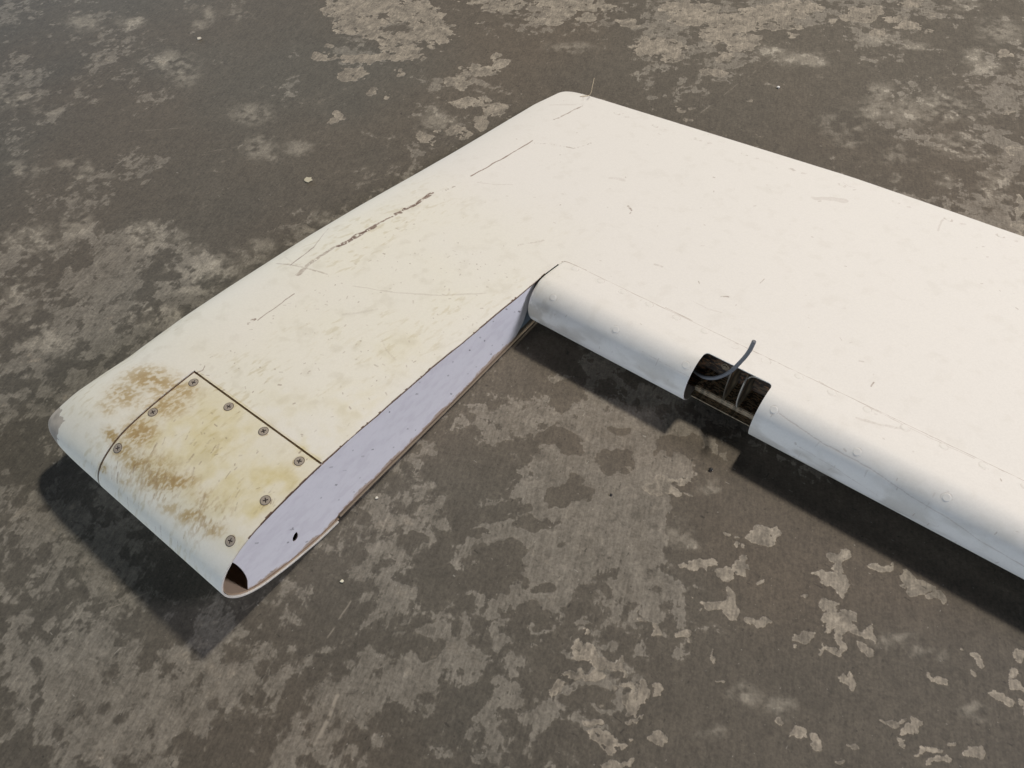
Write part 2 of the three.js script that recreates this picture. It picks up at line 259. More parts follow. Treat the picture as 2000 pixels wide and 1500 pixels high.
const onFront = (x, s) => { const [z, y] = front.at(s); return V(x, y, sweep(x, z)); };
const lift = (p, s, d) => { const a = front.at(s - 0.001), b = front.at(s + 0.001), l = Math.hypot(b[0] - a[0], b[1] - a[1]) || 1; p.y += ((b[0] - a[0]) / l) * d; p.z -= ((b[1] - a[1]) / l) * d; return p; };
const ragged = (x, s) => (x > RIB_X - 1e-6 && x < RIB_X + 1e-6 && s > S742 + 0.02 ? (fbm(s * 30, 2, 3) - 0.5) * 0.0024 : 0);

// upper skin: trailing edge to hinge line, and on over the horn to the cover
const colsHorn = [...range(SEAM_X, RIB_X - 0.004, 20), RIB_X], colsMain = range(RIB_X, END_X, 44);
const upperParts = [];
upperParts.push(grid([...range(0, S742, 60), ...range(S742, S2835, 70).slice(1)], colsHorn, (x, s) => { const p = onFront(x, s); p.x += ragged(x, s); p.y += x > RIB_X - 0.001 ? 0.0009 * sstep(0.52, 0.75, noise(s * 14, 5)) * (s > S742 + 0.03 ? 1 : 0) : 0; return p; }, 0.0013));
upperParts.push(grid(range(0, S742 + 0.012, 60), colsMain, (x, s) => { const p = onFront(x, s); p.y += 0.0022 * (fbm(x * 6.5 + 3, s * 8, 2) - 0.5) * sstep(0, 0.06, x - RIB_X) * sstep(0, 0.05, s) * sstep(0, 0.05, S742 - 0.01 - s); return p; }, 0.0013));
mesh('upper_skin', mergeGeometries(upperParts), white, surface);
// lower skin
const onUnder = (x, s) => { const [z, y] = under.at(s); return V(x, y, sweep(x, z)); };
const U742 = under.under(-0.742), uu = () => [0.9, 0.02];
mesh('lower_skin', mergeGeometries([grid(range(0, under.len, 60), range(SEAM_X, RIB_X, 8), onUnder, 0.0013, uu), grid(range(U742, under.len, 30), range(RIB_X, END_X, 20), onUnder, 0.0013, uu)]), std({ color: lin(0.3, 0.24, 0.17), roughness: 0.8 }), surface);
// trailing edge strip closing the thin rear edge
mesh('trailing_edge', grid(range(0, 1, 6), range(SEAM_X, END_X, 40), (x, k) => { const z = sweep(x, -1.2), a = Math.PI * k; return V(x, -0.02185 - 0.00135 * Math.cos(a), z - 0.0016 * Math.sin(a)); }, 0, (x) => uvOf(x, 0.001)), white, surface);

// rounded tip cap, carried round the nose as a strip up to the cover
const LC = -0.0605, chord = (z) => LC + 0.0358 * (-0.125 - z), TIPS = [[-1.2, 0.075], [-1.138, 0.086], [-1.05, 0.092], [-0.912, 0.1], [-0.81, 0.107], [-0.676, 0.118], [-0.573, 0.124], [-0.42, 0.1265], [-0.34, 0.126], [-0.249, 0.122], [-0.174, 0.128], [-0.125, 0.128]];
const TIP = (z) => { let i = 1; while (i < TIPS.length - 1 && TIPS[i][0] < z) i++; const [a, p] = TIPS[i - 1], [b, q] = TIPS[i]; return p + (q - p) * clamp((z - a) / (b - a)); };
function tipPoint(th, z, y) { const c = chord(z), cs = Math.cos(th), k = (2 * (z + 0.66)) / 1.075; const x = SEAM_X - TIP(z) * Math.sin(th); return V(x, c + (y - c) * cs, sweep(x, z) - 0.028 * (1 - cs) ** 1.8 * k); }
{
  const ths = range(Math.PI / 2, 0, 18), pts = [], uvs = [];
  const row = (z, y, s) => { pts.push(ths.map((t) => tipPoint(t, z, y))); uvs.push(ths.map((t) => uvOf(SEAM_X - 0.125 * (t / (Math.PI / 2)), s))); };
  for (const s of range(0, front.len, 220)) { const [z, y] = front.at(s); row(z, y, s); }
  for (const s of range(0, under.len, 60)) { const [z, y] = under.at(s); row(z, y, front.len); }
  const strip = grid(range(S2835 - 0.0, front.len, 110), [SEAM_X, -0.717, -0.7118], onFront, 0.0013);
  mesh('tip_cap', mergeGeometries([sheet(pts, uvs, 0), strip]), white, surface);
}
// screwed cover wrapped round the nose of the horn, in a shallow recess
const COVER_X = -0.7082, S281 = front.top(-0.2808), SEND = front.back(-0.283);
mesh('cover_seat', grid(range(S2835 - 0.012, front.len, 120), [-0.722, -0.6, -0.483], (x, s) => lift(onFront(x, s), s, -0.0026), 0.0008, () => [0, 0]), primer, surface).userData.label = 'brown recess under the screwed cover';
const cover = mesh('cover_panel', grid(range(S281, SEND, 150), [...range(COVER_X, RIB_X - 0.003, 14), RIB_X], (x, s) => { const p = lift(onFront(x, s), s, 0.0004); p.x += ragged(x, s) * 0.4; return p; }, 0.0021), white, surface);
cover.userData.label = 'brown-stained cover held by eight cross-head screws';
mesh('sealant_bead', grid(range(S2835 - 0.001, SEND, 60), [-0.7124, -0.7076], (x, s) => lift(onFront(x, s), s, -0.0017), 0, () => [0, 0]), brownDirt, surface);

// cross-head screws, let in flush
const screwMetal = std({ color: lin(0.36, 0.31, 0.25), metalness: 0.25, roughness: 0.6 }), recessMetal = std({ color: lin(0.04, 0.03, 0.024), roughness: 0.9 });
const screwGeo = (() => {
  const R = 0.0054, s = new THREE.Shape(); s.absarc(0, 0, R, 0, Math.PI * 2);
  const h = new THREE.Path(), w = 0.00075, l = 0.0030; const q = [[w, w], [w, l], [-w, l], [-w, w], [-l, w], [-l, -w], [-w, -w], [-w, -l], [w, -l], [w, -w], [l, -w], [l, w]];
  h.moveTo(...q[0]); for (const p of q.slice(1)) h.lineTo(...p); h.closePath(); s.holes.push(h);
  const g = new THREE.ExtrudeGeometry(s, { depth: 0.0011, bevelEnabled: true, bevelThickness: 0.00035, bevelSize: 0.00035, bevelOffset: -0.00035, bevelSegments: 2, curveSegments: 20 });
  g.rotateX(-Math.PI / 2); g.translate(0, -0.0011, 0); return g;
})();
const recessGeo = new THREE.CylinderGeometry(0.0042, 0.0042, 0.0003, 12); recessGeo.translate(0, -0.0006, 0);
const gapGeo = new THREE.CylinderGeometry(0.0061, 0.0061, 0.0003, 24);
function normalAt(at, s) { const a = at(s - 0.0012), b = at(s + 0.0012); return V(0, b[0] - a[0], -(b[1] - a[1])).normalize(); }
for (const [x, z, a] of screwSpots) {
  const s = front.top(z), [pz, py] = front.at(s), n = normalAt(front.at, s);
  const sc = mesh('screw', screwGeo, screwMetal, cover); sc.position.set(x, py, pz).addScaledVector(n, 0.00055);
  sc.quaternion.setFromUnitVectors(V(0, 1, 0), n).multiply(new THREE.Quaternion().setFromAxisAngle(V(0, 1, 0), a));
  const rc = mesh('screw_recess', mergeGeometries([recessGeo, gapGeo]), recessMetal, cover); rc.position.copy(sc.position).addScaledVector(n, -0.0002); rc.quaternion.copy(sc.quaternion);
}

// closing rib at the inner end of the horn
{
  const sh = new THREE.Shape(), topY = (z) => front.at(front.top(z))[1] - 0.0015;
  const botY = (z) => (z > -0.286 ? front.at(front.back(z))[1] + 0.0052 : under.at(under.under(z))[1] + 0.0042 + 0.0015 * sstep(-0.33, -0.287, z));
  const top = range(-0.681, -0.149, 60), bot = range(-0.1515, -0.637, 50);
  sh.moveTo(top[0], topY(top[0])); for (const z of top.slice(1)) sh.lineTo(z, topY(z));
  sh.bezierCurveTo(-0.1545, -0.0475, -0.1575, -0.0665, -0.1555, -0.0815); sh.lineTo(-0.1515, botY(-0.1515));
  for (const z of bot.slice(1)) sh.lineTo(z, botY(z));
  sh.lineTo(-0.6548, -0.0585); sh.lineTo(-0.664, -0.0414); sh.closePath();
  const hole = new THREE.Path(); hole.moveTo(-0.2205, -0.0805); hole.quadraticCurveTo(-0.2195, -0.0855, -0.2235, -0.086); hole.quadraticCurveTo(-0.2275, -0.085, -0.2285, -0.0805); hole.quadraticCurveTo(-0.229, -0.0755, -0.2275, -0.0735); hole.quadraticCurveTo(-0.2225, -0.0745, -0.2205, -0.0805); hole.closePath(); sh.holes.push(hole);
  const g = new THREE.ExtrudeGeometry(sh, { depth: 0.0012, bevelEnabled: false, curveSegments: 10 });
  g.applyMatrix4(new THREE.Matrix4().makeBasis(V(0, 0, 1), V(0, 1, 0), V(-1, 0, 0)).setPosition(-0.4838, 0, 0));
  const uv = g.attributes.uv; for (let i = 0; i < uv.count; i++) uv.setXY(i, (uv.getX(i) + 0.7) / 0.56, (uv.getY(i) + 0.12) / 0.13);
  mesh('closing_rib', g, ribPaint, surface).userData.label = 'pale lavender rib closing the inner end of the horn';
  // brown line of old sealant under the rib and down its lip
  const path = new THREE.CatmullRomCurve3(bot.map((z) => V(-0.4848, botY(z) - 0.0012, z)));
  const lowEdge = new THREE.CatmullRomCurve3(range(-0.152, -0.637, 50).map((z) => V(-0.4852, botY(z) - 0.0032, z)));
  mesh('sealant_bead', mergeGeometries([new THREE.TubeGeometry(path, 120, 0.0011, 6), new THREE.TubeGeometry(lowEdge, 120, 0.0011, 6)]), std({ color: lin(0.24, 0.17, 0.11), roughness: 0.95 }), surface).userData.label = 'brown sealant line under the rib';
  // rear rib, set back, between the closing rib and the tube
  const rs = new THREE.Shape(); const rz = range(-0.60, -0.75, 8); rs.moveTo(rz[0], topY(rz[0])); for (const z of rz.slice(1)) rs.lineTo(z, topY(z)); for (const z of [...rz].reverse()) rs.lineTo(z, under.at(under.under(z))[1] + 0.0014); rs.closePath();
  const rg = new THREE.ExtrudeGeometry(rs, { depth: 0.0012, bevelEnabled: false }); rg.applyMatrix4(new THREE.Matrix4().makeBasis(V(0, 0, 1), V(0, 1, 0), V(-1, 0, 0)).setPosition(-0.4895, 0, 0));
  mesh('rear_rib', rg, std({ color: lin(0.33, 0.42, 0.5), roughness: 0.6 }), surface).userData.label = 'rib set back beside the tube end, its shade painted in as blue-grey';  // shade of the recessed rib is put into its colour
}

// tube-shaped leading edge on the hinge line, with the hinge cut-out
const NL = -0.2295, NR = -0.1385, aTop = 104, aBot = -96;
const sTop = tubeAngle(aTop > 94 ? 94 : aTop), sBot = tubeAngle(-92);
const onTube = (x, s) => { const [z, y] = tubeAt(s); return V(x, y + 0.0002 + 0.0009, z); };
const tubeRows = range(S742, tubeS[tubeS.length - 1], 96);
{
  const g = [], er = 0.0045, ends = range(0, Math.PI / 2, 5);
  const inset = (x0, s, k) => { const d = er * (1 - Math.sin(k)), a = tubeAt(s - 0.001), b = tubeAt(s + 0.001), n = V(0, b[0] - a[0], -(b[1] - a[1])).normalize(); return onTube(x0 + er * (1 - Math.cos(k)), s).addScaledVector(n, -d); };
  const pts = tubeRows.map((s) => [...ends.map((k) => inset(TUBE_X, s, k)), ...range(TUBE_X + er, NL, 24).slice(1).map((x) => onTube(x, s))]);
  const uvs = tubeRows.map((s) => [...ends.map((k) => uvOf(TUBE_X + er * (1 - Math.cos(k)), s)), ...range(TUBE_X + er, NL, 24).slice(1).map((x) => uvOf(x, s))]);
  g.push(sheet(pts, uvs, 0.0011));
  g.push(grid(tubeRows, range(NR, END_X, 40), onTube, 0.0011));
  const start = (x) => { const e = Math.min(x - NL, NR - x), r = 0.006; return sTop - 0.004 + (e < r ? r - Math.sqrt(Math.max(0, r * r - (r - e) * (r - e))) : 0); };
  const xs = [...range(NL, NL + 0.006, 6), ...range(NL + 0.006, NR - 0.006, 10).slice(1), ...range(NR - 0.006, NR, 6).slice(1)];
  const rows = range(0, 1, 12); const f = (x, k) => S742 + (start(x) - S742) * k;
  g.push(sheet(rows.map((k) => xs.map((x) => onTube(x, f(x, k)))), rows.map((k) => xs.map((x) => uvOf(x, f(x, k)))), 0.0011));
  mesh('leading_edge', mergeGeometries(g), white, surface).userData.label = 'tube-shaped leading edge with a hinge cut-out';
  const cap = new THREE.Shape(); tubeRows.forEach((s, i) => { const p = inset(TUBE_X, s, 0); if (i) cap.lineTo(p.z, p.y); else cap.moveTo(p.z, p.y); }); cap.closePath();
  const cg = new THREE.ExtrudeGeometry(cap, { depth: 0.001, bevelEnabled: false }); cg.applyMatrix4(new THREE.Matrix4().makeBasis(V(0, 0, 1), V(0, 1, 0), V(-1, 0, 0)).setPosition(TUBE_X + 0.0009, 0, 0));
  mesh('end_plate', cg, primer, surface);
}
{ // plate closing the far inboard end
  const s = new THREE.Shape(), pts = [...range(-1.2, -0.742, 12).map((z) => [sweep(END_X, z), front.at(front.top(z))[1] - 0.002]), ...tubePts.slice(1).map(([z, y]) => [z - 0.0012 * Math.sign(z - ZC), y - 0.0002]), ...range(-0.742, -1.2, 12).map((z) => [sweep(END_X, z), under.at(under.under(z))[1] + 0.0008])];
  pts.forEach(([z, y], i) => (i ? s.lineTo(z, y) : s.moveTo(z, y))); s.closePath();
  const g = new THREE.ExtrudeGeometry(s, { depth: 0.001, bevelEnabled: false }); g.applyMatrix4(new THREE.Matrix4().makeBasis(V(0, 0, 1), V(0, 1, 0), V(-1, 0, 0)).setPosition(END_X - 0.001, 0, 0));
  mesh('end_plate', g, primer, surface);
}
// what shows inside the cut-out
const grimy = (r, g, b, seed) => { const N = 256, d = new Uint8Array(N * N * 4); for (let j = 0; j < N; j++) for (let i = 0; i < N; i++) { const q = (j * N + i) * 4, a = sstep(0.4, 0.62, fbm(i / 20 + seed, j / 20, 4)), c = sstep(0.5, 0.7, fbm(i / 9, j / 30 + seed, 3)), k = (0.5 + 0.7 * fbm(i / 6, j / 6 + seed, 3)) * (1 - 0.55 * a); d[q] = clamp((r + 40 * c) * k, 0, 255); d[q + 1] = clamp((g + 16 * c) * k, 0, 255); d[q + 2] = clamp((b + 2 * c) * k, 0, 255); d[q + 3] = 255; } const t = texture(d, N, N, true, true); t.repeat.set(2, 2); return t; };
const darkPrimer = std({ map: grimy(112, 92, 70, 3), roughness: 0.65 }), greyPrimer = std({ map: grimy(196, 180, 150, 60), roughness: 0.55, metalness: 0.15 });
const box = (w, h, d, x, y, z) => { const g = new THREE.BoxGeometry(w, h, d); g.translate(x, y, z); return g; };
const MX = (NL + NR) / 2;
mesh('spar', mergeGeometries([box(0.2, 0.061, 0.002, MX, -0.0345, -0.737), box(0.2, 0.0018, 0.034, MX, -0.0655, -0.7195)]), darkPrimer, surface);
mesh('hinge_bracket', (() => { // channel standing on the ledge, open to the front
  const prof = new THREE.Shape(); prof.moveTo(-0.735, -0.058); prof.lineTo(-0.697, -0.058); prof.quadraticCurveTo(-0.686, -0.03, -0.697, -0.002); prof.quadraticCurveTo(-0.699, 0.0005, -0.704, 0.0005); prof.lineTo(-0.735, 0.0005); prof.closePath();
  const g = new THREE.ExtrudeGeometry(prof, { depth: 0.0016, bevelEnabled: true, bevelSize: 0.0004, bevelThickness: 0.0003, bevelSegments: 1 });
  const B = new THREE.Matrix4().makeBasis(V(0, 0, 1), V(0, 1, 0), V(-1, 0, 0));
  const a = g.clone().applyMatrix4(B.clone().setPosition(-0.1895, 0, 0)), b = g.clone().applyMatrix4(B.clone().setPosition(-0.1695, 0, 0));
  return mergeGeometries([a, b]);
})(), greyPrimer, surface);
mesh('hinge_bracket', box(0.031, 0.0014, 0.034, -0.1535, 0.0003, -0.7215), greyPrimer, surface);
mesh('bracket_rim', new THREE.TubeGeometry(new THREE.CatmullRomCurve3([V(-0.1712, -0.056, -0.6965), V(-0.1712, -0.04, -0.6905), V(-0.1712, -0.018, -0.6925), V(-0.170, -0.004, -0.6975), V(-0.165, 0.0002, -0.7015), V(-0.152, 0.0006, -0.7035), V(-0.1405, 0.0006, -0.7045)]), 50, 0.0010, 7), std({ color: lin(0.42, 0.38, 0.32), roughness: 0.5, metalness: 0.2 }), surface).userData.label = 'pale rim along the bracket edge';
mesh('ledge', mergeGeometries([box(0.094, 0.0018, 0.036, MX, -0.0585, -0.717), box(0.094, 0.0075, 0.0014, MX, -0.0622, -0.6985), box(0.094, 0.0016, 0.012, MX, -0.0668, -0.6925)]), greyPrimer, surface);
{ const hb = new THREE.CylinderGeometry(0.0034, 0.0038, 0.0028, 6); hb.rotateX(Math.PI / 2); hb.translate(-0.211, -0.040, -0.7345); const w = new THREE.CylinderGeometry(0.0056, 0.0056, 0.001, 16); w.rotateX(Math.PI / 2); w.translate(-0.211, -0.040, -0.7355); mesh('bolt', mergeGeometries([hb.toNonIndexed(), w.toNonIndexed()]), greyPrimer, surface); }
{ // loose grey cable end sticking up out of the cut-out
  const c = new THREE.CatmullRomCurve3([V(-0.246, -0.052, -0.716), V(-0.231, -0.040, -0.702), V(-0.219, -0.031, -0.694), V(-0.206, -0.021, -0.692), V(-0.1935, -0.006, -0.695), V(-0.184, 0.017, -0.699), V(-0.1785, 0.038, -0.7), V(-0.1768, 0.0545, -0.7)]);
  const g = new THREE.TubeGeometry(c, 90, 0.0027, 10), p = g.attributes.position; for (let i = 0; i < p.count; i++) { const k = 1 + 0.0; p.setX(i, p.getX(i) * k); }
  const d = new Uint8Array(64 * 256 * 4); for (let j = 0; j < 256; j++) for (let i = 0; i < 64; i++) { const q = (j * 64 + i) * 4, v = 0.75 + 0.25 * Math.sin(i * 0.25 + j * 0.4) + 0.15 * (noise(i, j) - 0.5); d[q] = 142 * v; d[q + 1] = 144 * v; d[q + 2] = 147 * v; d[q + 3] = 255; }
  const t = texture(d, 64, 256, true, true); t.repeat.set(6, 1);
  const end = new THREE.SphereGeometry(0.0027, 10, 6); end.scale(1, 0.4, 1); end.translate(-0.1768, 0.0545, -0.7);
  mesh('cable', mergeGeometries([g, end]), std({ map: t, roughness: 0.7 }), surface).userData.label = 'grey cable end sticking up out of the cut-out';
}
// flush rivets
const rivetGeo = new THREE.LatheGeometry([[0, 0.00006], [0.0018, 0.00006], [0.0038, 0.00004], [0.0043, -0.0001], [0.0046, -0.0005]].map(([x, y]) => new THREE.Vector2(x, y)), 20);
{ const uv = rivetGeo.attributes.uv; for (let i = 0; i < uv.count; i++) uv.setXY(i, 0.9, 0.1); }
function rivet(x, y, z, n) { const m = mesh('rivet', rivetGeo, white, surface); m.position.set(x, y, z).addScaledVector(n, 0.0002); m.quaternion.setFromUnitVectors(V(0, 1, 0), n); }
for (const x of laps) if (x < NL - 0.01 || x > NR + 0.01) { const s = S742 + 0.0075, p = onTube(x, s); rivet(x, p.y, p.z, normalAt(tubeAt, s)); }
for (const x of noseRivets) { const s = tubeAngle(52), p = onTube(x, s); rivet(x, p.y, p.z, normalAt(tubeAt, s)); }
for (const x of edgeRivets) { const z = sweep(x, -1.168), s = front.top(-1.168), y = front.at(s)[1]; rivet(x, y, z, normalAt(front.at, s)); }
// ---------------------------------------------------------------- the concrete floor: worn coating with bare flakes (positions in mm on the floor)
const bareFlakes = [
  [-66,-553,15,10,137], [-57,-566,8,7,85], [-102,-478,14,6,142], [-94,-492,9,6,139], [-79,-520,8,6,72], [-71,-493,9,8,87],
  [-64,-506,9,5,67], [-42,-504,5,3,138], [-68,-452,17,4,143], [-52,-459,15,6,63], [-63,-473,4,3,117], [-28,-463,11,5,141],
  [-132,-379,7,3,142], [-111,-379,9,7,69], [-70,-395,10,4,142], [16,-582,10,6,137], [23,-571,9,6,80], [26,-550,16,10,135],
  [40,-543,8,5,77], [15,-549,14,4,142], [59,-596,11,5,140], [89,-599,9,7,122], [104,-597,9,7,122], [120,-596,7,5,127],
  [30,-518,11,7,135], [48,-508,22,14,133], [75,-518,12,9,114], [23,-474,12,6,140], [56,-481,12,8,132], [82,-493,6,4,122],
  [171,-562,7,5,114], [153,-515,10,5,139], [176,-547,3,2,87], [203,-535,8,6,114], [213,-533,7,5,110], [228,-535,12,5,77],
  [215,-554,6,4,129], [208,-562,9,3,75], [208,-587,8,5,101], [136,-446,10,4,140], [152,-439,11,6,75], [157,-456,7,5,130],
  [175,-439,10,5,137], [188,-455,5,3,125], [211,-462,11,5,138], [186,-435,11,4,140], [63,-378,7,6,107], [77,-382,8,6,83],
  [109,-403,5,4,127], [81,-459,6,4,78], [73,-453,4,3,131], [41,-378,5,4,106], [-26,-377,5,2,142], [-35,-396,3,2,73],
  [4,-514,3,2,133], [-104,-527,4,3,139], [-88,-530,5,2,142], [105,-375,4,3,131], [-186,-550,25,13,142], [-200,-553,13,7,142],
  [-169,-549,12,6,143], [-156,-317,12,11,64], [-136,-317,22,7,143], [-116,-326,13,5,58], [-148,-290,22,5,143], [-154,-271,12,6,55],
  [-80,-304,16,10,140], [-99,-309,7,4,141], [-80,-319,5,4,67], [-63,-325,11,4,60], [-80,-261,21,5,143], [-101,-260,10,4,142],
  [-73,-293,16,4,143], [-46,-289,10,4,142], [-69,-248,15,4,143], [-1359,-1219,96,50,154], [-1330,-1157,60,43,164], [-1263,-1251,72,55,166],
  [-1155,-1214,56,38,40], [-1193,-1142,49,41,14], [-1270,-1143,34,21,156], [-1221,-1055,39,14,150], [-1164,-1096,54,16,149], [-1192,-1003,30,23,175],
  [-1269,-1023,16,10,157], [-1294,-1014,22,17,178], [-1318,-1052,12,9,12], [-1115,-1051,17,7,45], [-1104,-1388,52,32,153], [-1143,-1391,69,14,149],
  [-989,-1375,44,19,150], [-982,-1430,33,20,151], [-912,-1437,24,17,152], [-924,-1484,44,20,149], [-990,-1470,79,16,149], [-728,-1415,39,31,147],
  [-687,-1395,20,17,144], [-749,-1418,24,10,58], [-836,-1469,21,15,149], [-809,-1465,13,11,150], [-761,-1583,59,31,148], [-721,-1557,53,34,147],
  [-648,-1576,57,46,142], [-655,-1524,41,36,137], [-598,-1524,37,34,101], [-601,-1643,63,38,146], [-563,-1612,41,16,147], [-565,-1710,52,26,147],
  [-441,-1760,38,33,119], [-463,-1722,23,18,131], [-381,-1758,24,12,145], [-345,-1746,28,14,145], [-307,-1746,16,12,134], [-388,-1696,22,17,131],
  [-594,-1392,25,15,146], [-602,-1457,18,15,139], [-577,-1392,20,9,62], [-485,-1684,9,8,101], [-530,-1590,14,10,142], [-586,-1253,8,5,146],
  [-569,-1270,7,5,143], [-555,-1236,7,6,138], [-481,-1340,10,5,146], [-374,-1836,31,15,145], [-986,-1155,42,17,149], [-1007,-1104,19,17,20],
  [-971,-1194,19,17,172], [-993,-1212,12,10,32], [-977,-1095,17,14,32], [-920,-1058,32,19,151], [-864,-1062,23,21,16], [-861,-1017,23,13,48],
  [-882,-968,19,16,161], [-913,-922,21,18,21], [-909,-954,7,6,180], [-1110,-1290,9,8,29], [-1114,-975,13,9,35], [-1079,-983,7,5,37],
  [-1109,-886,21,8,42], [-1106,-862,11,8,29], [-49,-1445,14,10,119], [-51,-1480,14,6,78], [-89,-1550,10,7,124], [-162,-1744,16,10,86],
  [5,-1278,51,6,74], [7,-1258,17,4,74],
];
const darkHoles = [
  [-339,-529,28,16,144], [-312,-524,16,11,144], [-258,-544,18,17,118], [-281,-464,30,13,144], [-281,-481,15,11,56], [-303,-456,10,7,144],
  [-349,-373,41,11,144], [-331,-405,31,8,144], [-288,-410,23,12,144], [-378,-439,30,26,43], [-286,-338,30,28,164], [-282,-318,41,15,144],
  [-321,-270,22,17,41], [-370,-584,18,16,145], [-375,-602,17,12,145], [-286,-221,15,7,145], [-276,-223,7,4,147], [-283,-278,8,8,168],
  [-223,-313,28,12,144], [-378,-481,20,9,145], [-438,-434,27,13,146], [-208,-604,29,14,143], [-122,-282,21,9,143], [-155,-525,42,15,61],
  [-132,-331,7,5,136], [-183,-283,16,16,124], [-577,-14,7,5,-179], [-1320,-1187,29,13,152], [-1378,-1141,12,9,165], [-664,-1650,17,13,143],
  [-670,-1595,17,16,77], [-593,-1560,18,12,145], [-621,-1482,14,12,141], [-684,-1513,12,8,147], [-1229,-1181,23,17,162], [-435,-205,18,8,146],
  [-436,-166,15,8,149], [-464,-167,7,5,158], [-280,-583,10,6,143], [-449,-560,28,16,146], [-244,-401,7,3,144], [-231,-348,12,4,144],
  [-493,-314,13,6,146], [-493,-399,17,8,146], [-331,-350,15,5,144], [-393,-300,15,7,145],
];
const wornSpots = [
  [-1549,-823,59,39,14], [-1493,-801,37,26,176], [-1263,-792,42,29,167], [-1168,-730,35,26,14], [-1124,-722,17,12,19], [-1101,-765,25,18,164],
  [-1136,-454,41,27,14], [-1085,-484,20,13,17], [-978,-459,63,44,166], [-967,-425,51,22,150], [-1287,-328,46,28,169], [-1261,-401,38,25,178],
  [-1062,-228,38,18,153], [-1204,-247,29,14,22], [-1127,-233,28,17,168], [-966,-346,41,19,151], [-1741,-553,51,30,169], [-1632,-569,29,17,163],
  [-1425,-496,27,15,159], [-1386,-503,27,12,26], [-1337,-310,16,9,11], [-1495,-432,33,19,165], [-1885,-816,44,28,177], [-1789,-875,31,20,176],
  [-1642,-957,21,14,12], [-1656,-997,35,10,36], [-1601,-1044,32,20,163], [-918,-656,19,15,173], [-923,-614,13,9,159], [-935,-546,24,17,20],
  [-741,-477,9,7,13], [-193,-1502,48,36,92], [-162,-1517,34,24,88], [-134,-1408,35,25,129], [-103,-1394,25,14,140], [-240,-1457,43,27,78],
  [-309,-1490,31,22,79], [-287,-1436,32,25,129], [-203,-1337,30,18,139], [-121,-1300,20,14,85], [-138,-1325,12,9,124], [-52,-1336,34,22,86],
  [-75,-1358,9,6,122], [-324,-1365,37,30,124], [-475,-1521,39,26,142], [-451,-1515,25,15,144], [-529,-1521,24,17,142], [-376,-1680,30,16,144],
  [-307,-1686,18,15,122], [-170,-1681,29,20,130], [-205,-1702,34,16,76], [-187,-1273,9,7,93], [-195,-1820,42,32,115], [-278,-1890,31,21,137],
  [-291,-1332,26,15,142], [5,-381,15,10,134], [39,-395,12,10,91], [-151,-575,10,9,126], [-143,-499,15,12,70], [-133,-499,15,10,138],
  [101,-522,21,7,142], [131,-530,16,5,141], [192,-502,12,8,120], [-2,-323,10,4,141], [-930,-972,42,29,41], [-879,-1314,42,16,149],
];
const patchBias = [
  [-250,-447,104,101,76,42], [-287,-557,98,47,144,36], [-209,-520,65,43,61,35], [-414,-527,55,51,157,22], [-411,-338,122,88,41,2], [-398,-202,82,63,30,3],
  [-248,-207,153,59,144,24], [-302,-121,97,46,145,0], [-159,-198,104,29,143,16], [-77,-260,61,29,142,5], [29,-504,189,145,122,-50], [13,-359,129,59,140,-45],
  [175,-480,116,84,104,-45], [-138,-581,71,62,111,-40], [37,-623,145,52,142,-40], [-583,9,43,27,158,26], [-732,-60,86,57,167,10], [-445,-46,68,37,149,5],
  [-490,33,62,35,152,12], [-584,91,72,44,14,-12], [-539,-56,34,23,158,-25], [-545,2,30,16,152,-20], [-675,4,50,32,12,-10], [-884,-88,115,72,10,-12],
  [-1283,-1173,175,141,-176,10], [-1472,-956,207,139,166,-35], [-1376,-808,103,69,166,-30], [-1115,-1252,70,60,-177,-30], [-959,-1229,158,78,150,-35], [-805,-1280,132,121,44,-40],
  [-1110,-936,116,85,163,-40], [-1385,-1085,136,44,41,-30], [-489,-1277,164,96,145,-45], [-367,-1375,197,123,71,-30], [-640,-1582,136,115,139,8], [-257,-1713,154,123,115,-30],
  [-194,-1293,133,68,142,-35], [-1418,-615,164,95,160,-30], [-1039,-733,126,86,160,-25], [-1101,-573,89,63,170,-10], [-1579,-571,134,85,-176,-5],
];

const FX0 = -2.25, FX1 = 0.35, FZ0 = -2.05, FZ1 = 0.2;
const floor = new THREE.Group(); floor.name = 'floor'; floor.userData.kind = 'structure'; scene.add(floor);
const cell = 0.0022, GW = Math.ceil((FX1 - FX0) / cell), GH = Math.ceil((FZ1 - FZ0) / cell);
const flake = new Float32Array(GW * GH), hole = new Float32Array(GW * GH), soft = new Float32Array(GW * GH), bias = new Float32Array(GW * GH);
function stamp(into, [x, z, a, b, deg], amp, grow, add) {
  const cx = (x / 1000 - FX0) / cell, cz = (z / 1000 - FZ0) / cell, A = a / 1000 / cell, B = b / 1000 / cell, c = Math.cos((deg * Math.PI) / 180), s = Math.sin((deg * Math.PI) / 180), R = A * grow;
  for (let j = Math.max(0, Math.floor(cz - R)); j <= Math.min(GH - 1, cz + R); j++) for (let i = Math.max(0, Math.floor(cx - R)); i <= Math.min(GW - 1, cx + R); i++) {
    const u = ((i - cx) * c + (j - cz) * s) / A, v = (-(i - cx) * s + (j - cz) * c) / B, d = Math.hypot(u, v); if (d > grow) continue;
    const f = amp * (add === 2 ? Math.exp(-1.1 * d * d) : sstep(grow, 0.35, d)), q = j * GW + i; if (add) into[q] += f; else if (f > into[q]) into[q] = f;
  }
}
for (const b of bareFlakes) stamp(flake, b, 1, 1.65, 0);
for (const b of darkHoles) stamp(hole, b, 1, 1.65, 0);
for (const b of wornSpots) stamp(soft, b, 1, 1.7, 0);
for (const b of patchBias) stamp(bias, b, b[5] / 100, 2.2, 2);
